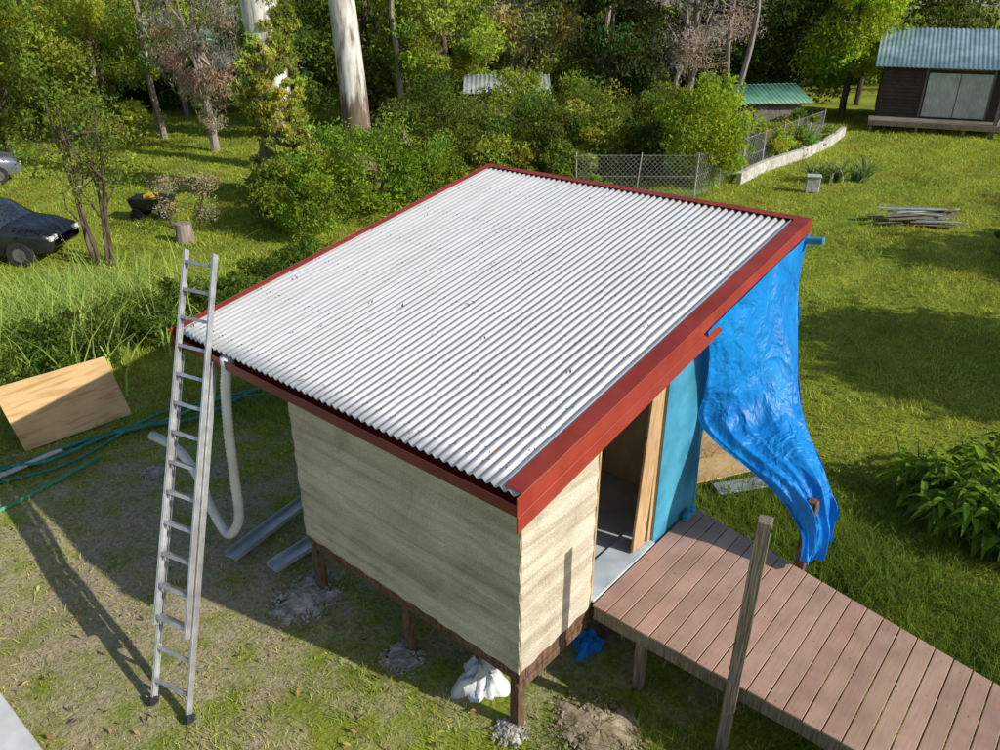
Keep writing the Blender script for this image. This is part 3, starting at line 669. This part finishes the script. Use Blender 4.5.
for (d,l,c) in ((33,11.9,G3),(31.5,10.4,G3),(34.5,13.2,G1)): shrub('garden_bush',site(d,l),1.0,1.5,20,170,.15,c)

tree('casuarina_tree',site(34,-12.2),9,1.8,4.6,3.6,60,180,.22,GREY,.2,M_deadbark,aspect=.2,droop=1.0,nl=12)
tree('eucalypt_tree',site(42,1.2),11,3.2,5.6,3.2,46,170,.22,OL,.22,M_deadbark,cr=.28,nl=18,shell=.5)
tree('leafless_tree',site(41,9.4),9,2.8,5.6,3.2,60,170,.2,(.46,.39,.31),.22,M_deadbark,aspect=.16,nl=22,cr=.3)
tree('bright_tree',site(44,18.6),9,2.6,4.4,3.6,60,250,.24,(.25,.38,.035),.2)
tree('pine_tree',site(40,-23),14,4,5.8,5.5,80,240,.26,(.16,.21,.04),.3,aspect=.22,droop=.4)
tree('pine_tree',site(46,-16),14,4,5.5,5.2,80,230,.28,(.22,.27,.055),.3,aspect=.22,droop=.4)
tree('broadleaf_tree',site(41,-6.5),12,3.2,5,4.6,60,240,.25,G1,.25)
tree('broadleaf_tree',site(38,-2.6),10,2.6,4.6,3.6,50,240,.22,G3,.22)
tree('broadleaf_tree',site(41,5.4),11,2.4,4.4,4.2,50,240,.24,G4,.22)
tree('broadleaf_tree',site(47,14.2),12,3.4,5.4,5.0,60,220,.28,G4,.25)
tree('broadleaf_tree',site(57,27),15,5,7,6,60,240,.34,G4,.3); tree('broadleaf_tree',site(55,20),15,4.5,7,6,60,240,.34,G2,.3)
tree('broadleaf_tree',site(36,-17.5),9,2.4,3.6,3.0,50,220,.2,G3,.18)
tree('broadleaf_tree',site(38,-10),9,2.6,3.4,3.2,50,220,.22,G2,.18)
tree('broadleaf_tree',site(33,-20.5),9,2.4,3.8,3.2,50,220,.2,G1,.18)
mb=MB(); pal=[G1,G2,G3,G4,(.2,.24,.055),(.15,.2,.04)]
cnt=0
for k in range(600):
    if cnt>=108: break
    d=rng.uniform(44,80); z=.896*d+2.73; l=rng.uniform(-.74,.74)*z
    if d<60 and l>16: continue
    cnt+=1; p=site(d,l); c=pal[rng.integers(len(pal))]; hh=rng.uniform(3.2,7); r=rng.uniform(2.6,4.4)
    crown(mb,p[0],p[1],hh*.55,r,r,hh*.6,30,90,.40,c,.36,0,.45,.1,.4)
    mb.tube(wob((p[0],p[1],-.1),(p[0],p[1],hh),5,.1),np.linspace(.25,.1,5),6,1)
for k in range(26):
    d=rng.uniform(36,56); l=rng.uniform(-.66,.45)*(.896*d+2.73); p=site(d,l); mb.tube(wob((p[0],p[1],-.1),(p[0]+rng.normal(0,.6),p[1]+rng.normal(0,.6),11),7,.12),np.linspace(.16,.08,7),7,2)
mb.obj('distant_trees',[M_leaf,M_bark,M_deadbark])
# neighbouring trees along the right boundary
for (x,y,h,r) in ((7.2,13.6,5.4,1.7),(9.4,12.6,6.2,1.8),(11.5,14.0,7,2.0),(8.0,20.8,5.8,2.0),(11,23,6.5,2.0),(10,28.5,6.5,2.0),(9.5,34,6,2)):
    tree('broadleaf_tree',(x,y),h,r,h*.6,h*.38,46,180,.22,G1,.16,cr=.5)

# ---------------------------------------------------------------- fence and low wall
fn=empty('wire_fence')
P=[(-11.6,17.4),(-8.6,19.9),(-8.8,24),(-9.0,28),(-9.2,33)]
mbp=MB(); mbw=MB(); H=1.35
for i in range(len(P)-1):
    a=np.array(P[i],float);b=np.array(P[i+1],float);L=np.linalg.norm(b-a);u=(b-a)/L; m=max(1,int(round(L/2.0)))
    for k in range(m+1):
        q=a+u*L*k/m; mbp.tube([(*q,-.1),(q[0]+rng.normal(0,.04),q[1]+rng.normal(0,.04),H+.1)],.022,6)
    for zz in (.05,H*.5,H): mbw.tube([(*a,zz),(*b,zz)],.007,4,cap=False)
    st=.16
    for s in np.arange(-H,L,st):
        for sg in (1,-1):
            s0,s1=(s,s+H); z0,z1=(0,H)
            if s0<0: z0=-s0; s0=0
            if s1>L: z1=H-(s1-L); s1=L
            if s1-s0<.05: continue
            if sg<0: z0,z1=H-z0,H-z1
            mbw.beam((*(a+u*s0),z0),(*(a+u*s1),z1),.008,.008)
mbp.obj('posts',[M_galv],fn); mbw.obj('mesh',[M_wire],fn)
mb=MB()
W=smooth_path([(-8.3,22.6,0),(-8.5,25.5,0),(-8.35,29,0),(-8.5,32,0),(-9.0,35.5,0)],16)
for i in range(15):
    a=W[i].copy();b=W[i+1].copy()-0; dd=(b-a); a[2]=b[2]=.2; mb.beam(a,a+dd*.985,.22,.42+.02*(i%2))
mb.obj('concrete_edging_wall',[M_conc],bevel=.015)
mb=MB(); mb.box((-.22,-.2,0),(.22,.2,.5)); mb.box((-.25,-.23,.503),(.25,.23,.56)); mb.obj('meter_box',[M_conc],loc=(-5.9,23.2,0),bevel=.02,rotz=.4)
mb=MB()
for k in range(16):
    a=rng.uniform(-.35,.35); c=np.array([rng.uniform(-.5,.5),rng.uniform(-.35,.35),.05+.03*k*.8]); l=rng.uniform(.5,1.1)
    mb.beam(c-np.array([math.cos(a),math.sin(a),0])*l,c+np.array([math.cos(a),math.sin(a),.03])*l,rng.uniform(.08,.22),.03,mat=k%2)
mb.obj('timber_pile',[M_timber_grey,M_galv],loc=(-1.9,21.2,0),rotz=.5,bevel=.004)

# ---------------------------------------------------------------- sheds and house
def gable(mb,x0,x1,y0,y1,ze,zr,oh,mat,corr=True,amp=.03,pitch=.25):
    yc=(y0+y1)/2
    nx=int((x1-x0+2*oh)/pitch)*4
    xs=np.linspace(x0-oh,x1+oh,nx+1); zz=amp*np.cos(np.arange(nx+1)*math.pi/2)
    k=(zr-ze)/(yc-y0); 
    for sgn in (-1,1):
        ye=y0-oh if sgn<0 else y1+oh
        V=np.zeros((nx+1,2,3)); V[:,0,0]=xs;V[:,1,0]=xs;V[:,0,1]=ye;V[:,1,1]=yc;V[:,0,2]=ze-k*oh+zz;V[:,1,2]=zr+zz
        mb.grid(V,mat)
hs=empty('brown_house',(-8.75,39.3,0),math.atan2(1.4,4.8))
mb=MB(); nb=15; H0,H1=.55,3.05
for side in (0,1):
    for i in range(nb):
        z0=H0+(H1-H0)*i/nb; z1=H0+(H1-H0)*(i+1)/nb
        if side==0: mb.hexa([(0,-.045,z0),(9,-.045,z0),(9,.02,z0),(0,.02,z0),(0,-.005,z1-.004),(9,-.005,z1-.004),(9,.02,z1-.004),(0,.02,z1-.004)])
        else: mb.hexa([(-.045,.02,z0),(.02,.02,z0),(.02,6,z0),(-.045,6,z0),(-.005,.02,z1-.004),(.02,.02,z1-.004),(.02,6,z1-.004),(-.005,6,z1-.004)])
mb.box((.03,.03,H0),(8.97,5.97,H1)); mb.hexa([(0,.02,H1),(.05,.02,H1),(.05,5.98,H1),(0,5.98,H1),(0,2.9,4.35),(.05,2.9,4.35),(.05,3.1,4.35),(0,3.1,4.35)])
mb.obj('walls',[M_brown],hs)
mb=MB(); gable(mb,0,9,0,6,3.08,4.45,.45,0,pitch=.2,amp=.02); o=mb.obj('roof',[M_blue_roof],hs,smooth=True); s=o.modifiers.new('s','SOLIDIFY'); s.thickness=.03
mb=MB(); mb.box((2.0,-.09,.62),(3.35,-.05,2.62)); mb.box((3.37,-.09,.62),(4.72,-.05,2.62)); mb.obj('double_door',[M_door_pale],hs,bevel=.01)
mb=MB()
for xx in (1.9,4.76): mb.box((xx-.05,-.1,.6),(xx+.05,-.047,2.75))
mb.box((1.86,-.1,2.76),(4.8,-.047,2.86))
mb.box((3.34,-.098,.64),(3.38,-.0905,2.6))
mb.obj('door_trim',[M_shed_wall],hs)
mb=MB()
for i in range(12): mb.box((-.3,-1.7+i*.14,.5),(6,-1.7+i*.14+.13,.54))
mb.box((-.3,-1.72,.3),(6,-1.701,.5))
for xx in (-.2,1.8,3.8,5.8): mb.box((xx,-1.68,0),(xx+.12,-1.56,.498))
mb.obj('porch',[M_timber_grey],hs)
mb=MB(); mb.box((5.0,-1.6,.0),(5.12,-1.48,3.0)); mb.box((7,-1.6,0),(7.12,-1.48,3.0)); mb.beam((5.06,-1.45,.3),(5.9,-.3,2.9),.1,.1); mb.obj('porch_posts',[M_shed_wall],hs)

def shed(name,xy,rot,w,dp,h,hr,rm,wm):
    e=empty(name,(xy[0],xy[1],0),rot); mb=MB(); mb.box((0,0,0),(w,dp,h)); mb.box((w*.35,-.03,0),(w*.6,-.001,h-.25)); mb.obj('walls',[wm],e)
    mb=MB(); gable(mb,0,w,0,dp,h+.02,hr,.35,0,pitch=.2,amp=.02); o=mb.obj('roof',[rm],e,smooth=True); s=o.modifiers.new('s','SOLIDIFY'); s.thickness=.02
    return e
p=site(35.0,9.9); shed('green_roof_shed',p,YAW+.2,3.4,2.6,1.9,2.4,M_green_roof,M_shed_wall)
p=site(36.5,-1.3); shed('garden_shed',p,YAW,3.2,2.4,2.2,2.7,M_galv,M_shed_wall)
mb=MB()
for k in range(16):
    a=rng.uniform(0,6.28); el=rng.uniform(.3,1.2); b=np.array([0,0,4.2]); L=rng.uniform(1.8,2.6); pts=[]
    for t in np.linspace(0,1,8): pts.append(b+np.array([math.cos(a)*L*t*math.cos(el*.6),math.sin(a)*L*t*math.cos(el*.6),L*(math.sin(el)*t-.75*t*t)]))
    pts=np.array(pts); w=.28*np.sin(np.linspace(.15,3.0,8)); sd=np.array([-math.sin(a),math.cos(a),0])
    mb.grid(np.stack([pts-sd*w[:,None]+[0,0,-.05],pts,pts+sd*w[:,None]+[0,0,-.05]],1),0,(.2,.32,.04))
mb.tube([(0,0,0),(0,0,4.3)],[.18,.1],8,1)
p=site(49,21.5); mb.obj('banana_plant',[M_leaf,M_bark],loc=(p[0],p[1],0))

# ---------------------------------------------------------------- cars, cart, stump
def car(name,xy,rot,paint):
    e=empty(name,(xy[0],xy[1],0),rot); mb=MB()
    S=[(-2.05,.45,.70,.72,.62,.55),(-1.95,.32,.85,.88,.76,.66),(-1.6,.26,.93,1.02,.83,.66),(-1.25,.25,.95,1.40,.85,.60),(-.7,.25,.95,1.48,.86,.60),(0,.25,.95,1.49,.86,.61),
       (.45,.25,.95,1.40,.86,.60),(.95,.26,.95,1.0,.85,.68),(1.5,.28,.88,.92,.83,.66),(1.95,.34,.76,.80,.76,.6),(2.08,.45,.62,.64,.62,.5)]
    V=[]
    for (x,zb,zl,zr,w,rw) in S:
        h=[(-w*.9,zb),(-w,zb+(zl-zb)*.35),(-w,zb+(zl-zb)*.75),(-w*.96,zl),(-rw,zr-.03*(zr-zl>.1)),(-rw*.85,zr),(0,zr+.02),(rw*.85,zr),(rw,zr-.03*(zr-zl>.1)),(w*.96,zl),(w,zb+(zl-zb)*.75),(w,zb+(zl-zb)*.35),(w*.9,zb),(0,zb)]
        V.append([(x,a,b) for a,b in h]+[(x,h[0][0],h[0][1])])
    V=np.array(V); n=V.shape[1]; mb.add(V.reshape(-1,3),np.zeros((0,4)),0)
    for i in range(len(S)-1):
        for j in range(n-1):
            m=0
            if 2<=i<=6 and j in (3,8): m=1
            if i in (2,6) and 4<=j<=7: m=1
            mb.f.append(np.array([[i*n+j,i*n+j+1,(i+1)*n+j+1,(i+1)*n+j]])); mb.m.append(np.array([m]))
    mb.obj('body',[paint,M_glass],e,smooth=True)
    mb=MB()
    for x in (-1.25,1.28):
        for y in (-.78,.78): mb.tube([(x,y-.1,.31),(x,y+.1,.31)],.31,20,0); mb.tube([(x,y-.108,.31),(x,y+.108,.31)],.17,12,1)
    mb.obj('wheels',[M_rubber,M_dark],e)
    mb=MB(); 
    for y in (-.55,.55): mb.box((2.0,y-.16,.6),(2.07,y+.16,.72)); mb.box((-2.04,y-.14,.66),(-1.98,y+.14,.8))
    mb.obj('lamps',[M_white],e,bevel=.01)
    return e
car('parked_car',site(19.2,-13.1),YAW,M_black); car('parked_car',site(27.5,-19.2),YAW+.6,M_silver)
ct=empty('garden_cart',(*site(23.0,-10.4),0),YAW)
mb=MB(); mb.hexa([(-.5,-.3,.3),(.5,-.3,.3),(.5,.3,.3),(-.5,.3,.3),(-.6,-.38,.65),(.6,-.38,.65),(.6,.38,.65),(-.6,.38,.65)]); mb.obj('tub',[M_black],ct,bevel=.02)
mb=MB()
for x in (-.4,.4):
    for y in (-.36,.36): mb.tube([(x,y-.04,.18),(x,y+.04,.18)],.18,14)
mb.obj('wheels',[M_rubber],ct)
mb=MB(); mb.tube([(.6,0,.35),(1.1,0,.8)],.02,6); mb.box((-.15,-.2,.66),(.15,.2,.73)); mb.obj('handle',[M_yellow],ct)
mb=MB(); mb.tube([(0,0,-.1),(0,0,.25),(.01,0,.5)],[.27,.23,.22],14); q=site(20.6,-8.6); mb.obj('tree_stump',[M_deadbark],loc=(q[0],q[1],0))

# ---------------------------------------------------------------- light, world, camera
w=bpy.data.worlds.new('World'); scene.world=w; w.use_nodes=True; nt=w.node_tree
sky=nt.nodes.new('ShaderNodeTexSky'); sky.sky_type='NISHITA'; sky.sun_disc=False
sky.sun_elevation=R2(SUN_EL); sky.sun_rotation=R2(90-SUN_AZ)
bg=nt.nodes['Background']; bg.inputs[1].default_value=.125; nt.links.new(sky.outputs[0],bg.inputs[0])
sd=bpy.data.lights.new('sun','SUN'); sd.energy=5.0; sd.angle=R2(.5); sd.color=(1,.95,.85)
so=bpy.data.objects.new('sun',sd); scene.collection.objects.link(so)
dirv=Vector((math.cos(R2(SUN_AZ))*math.cos(R2(SUN_EL)),math.sin(R2(SUN_AZ))*math.cos(R2(SUN_EL)),math.sin(R2(SUN_EL))))
so.rotation_euler=dirv.to_track_quat('Z','Y').to_euler(); so.location=(20,5,20)
cd=bpy.data.cameras.new('camera'); cd.sensor_width=36; cd.lens=27.83; cd.clip_end=2000
co=bpy.data.objects.new('camera',cd); scene.collection.objects.link(co); co.location=(3.04,-3.86,6.13)
co.rotation_euler=(R2(90-26.4),0,YAW); scene.camera=co
scene.view_settings.view_transform='Standard'; scene.view_settings.look='None'; scene.view_settings.exposure=0
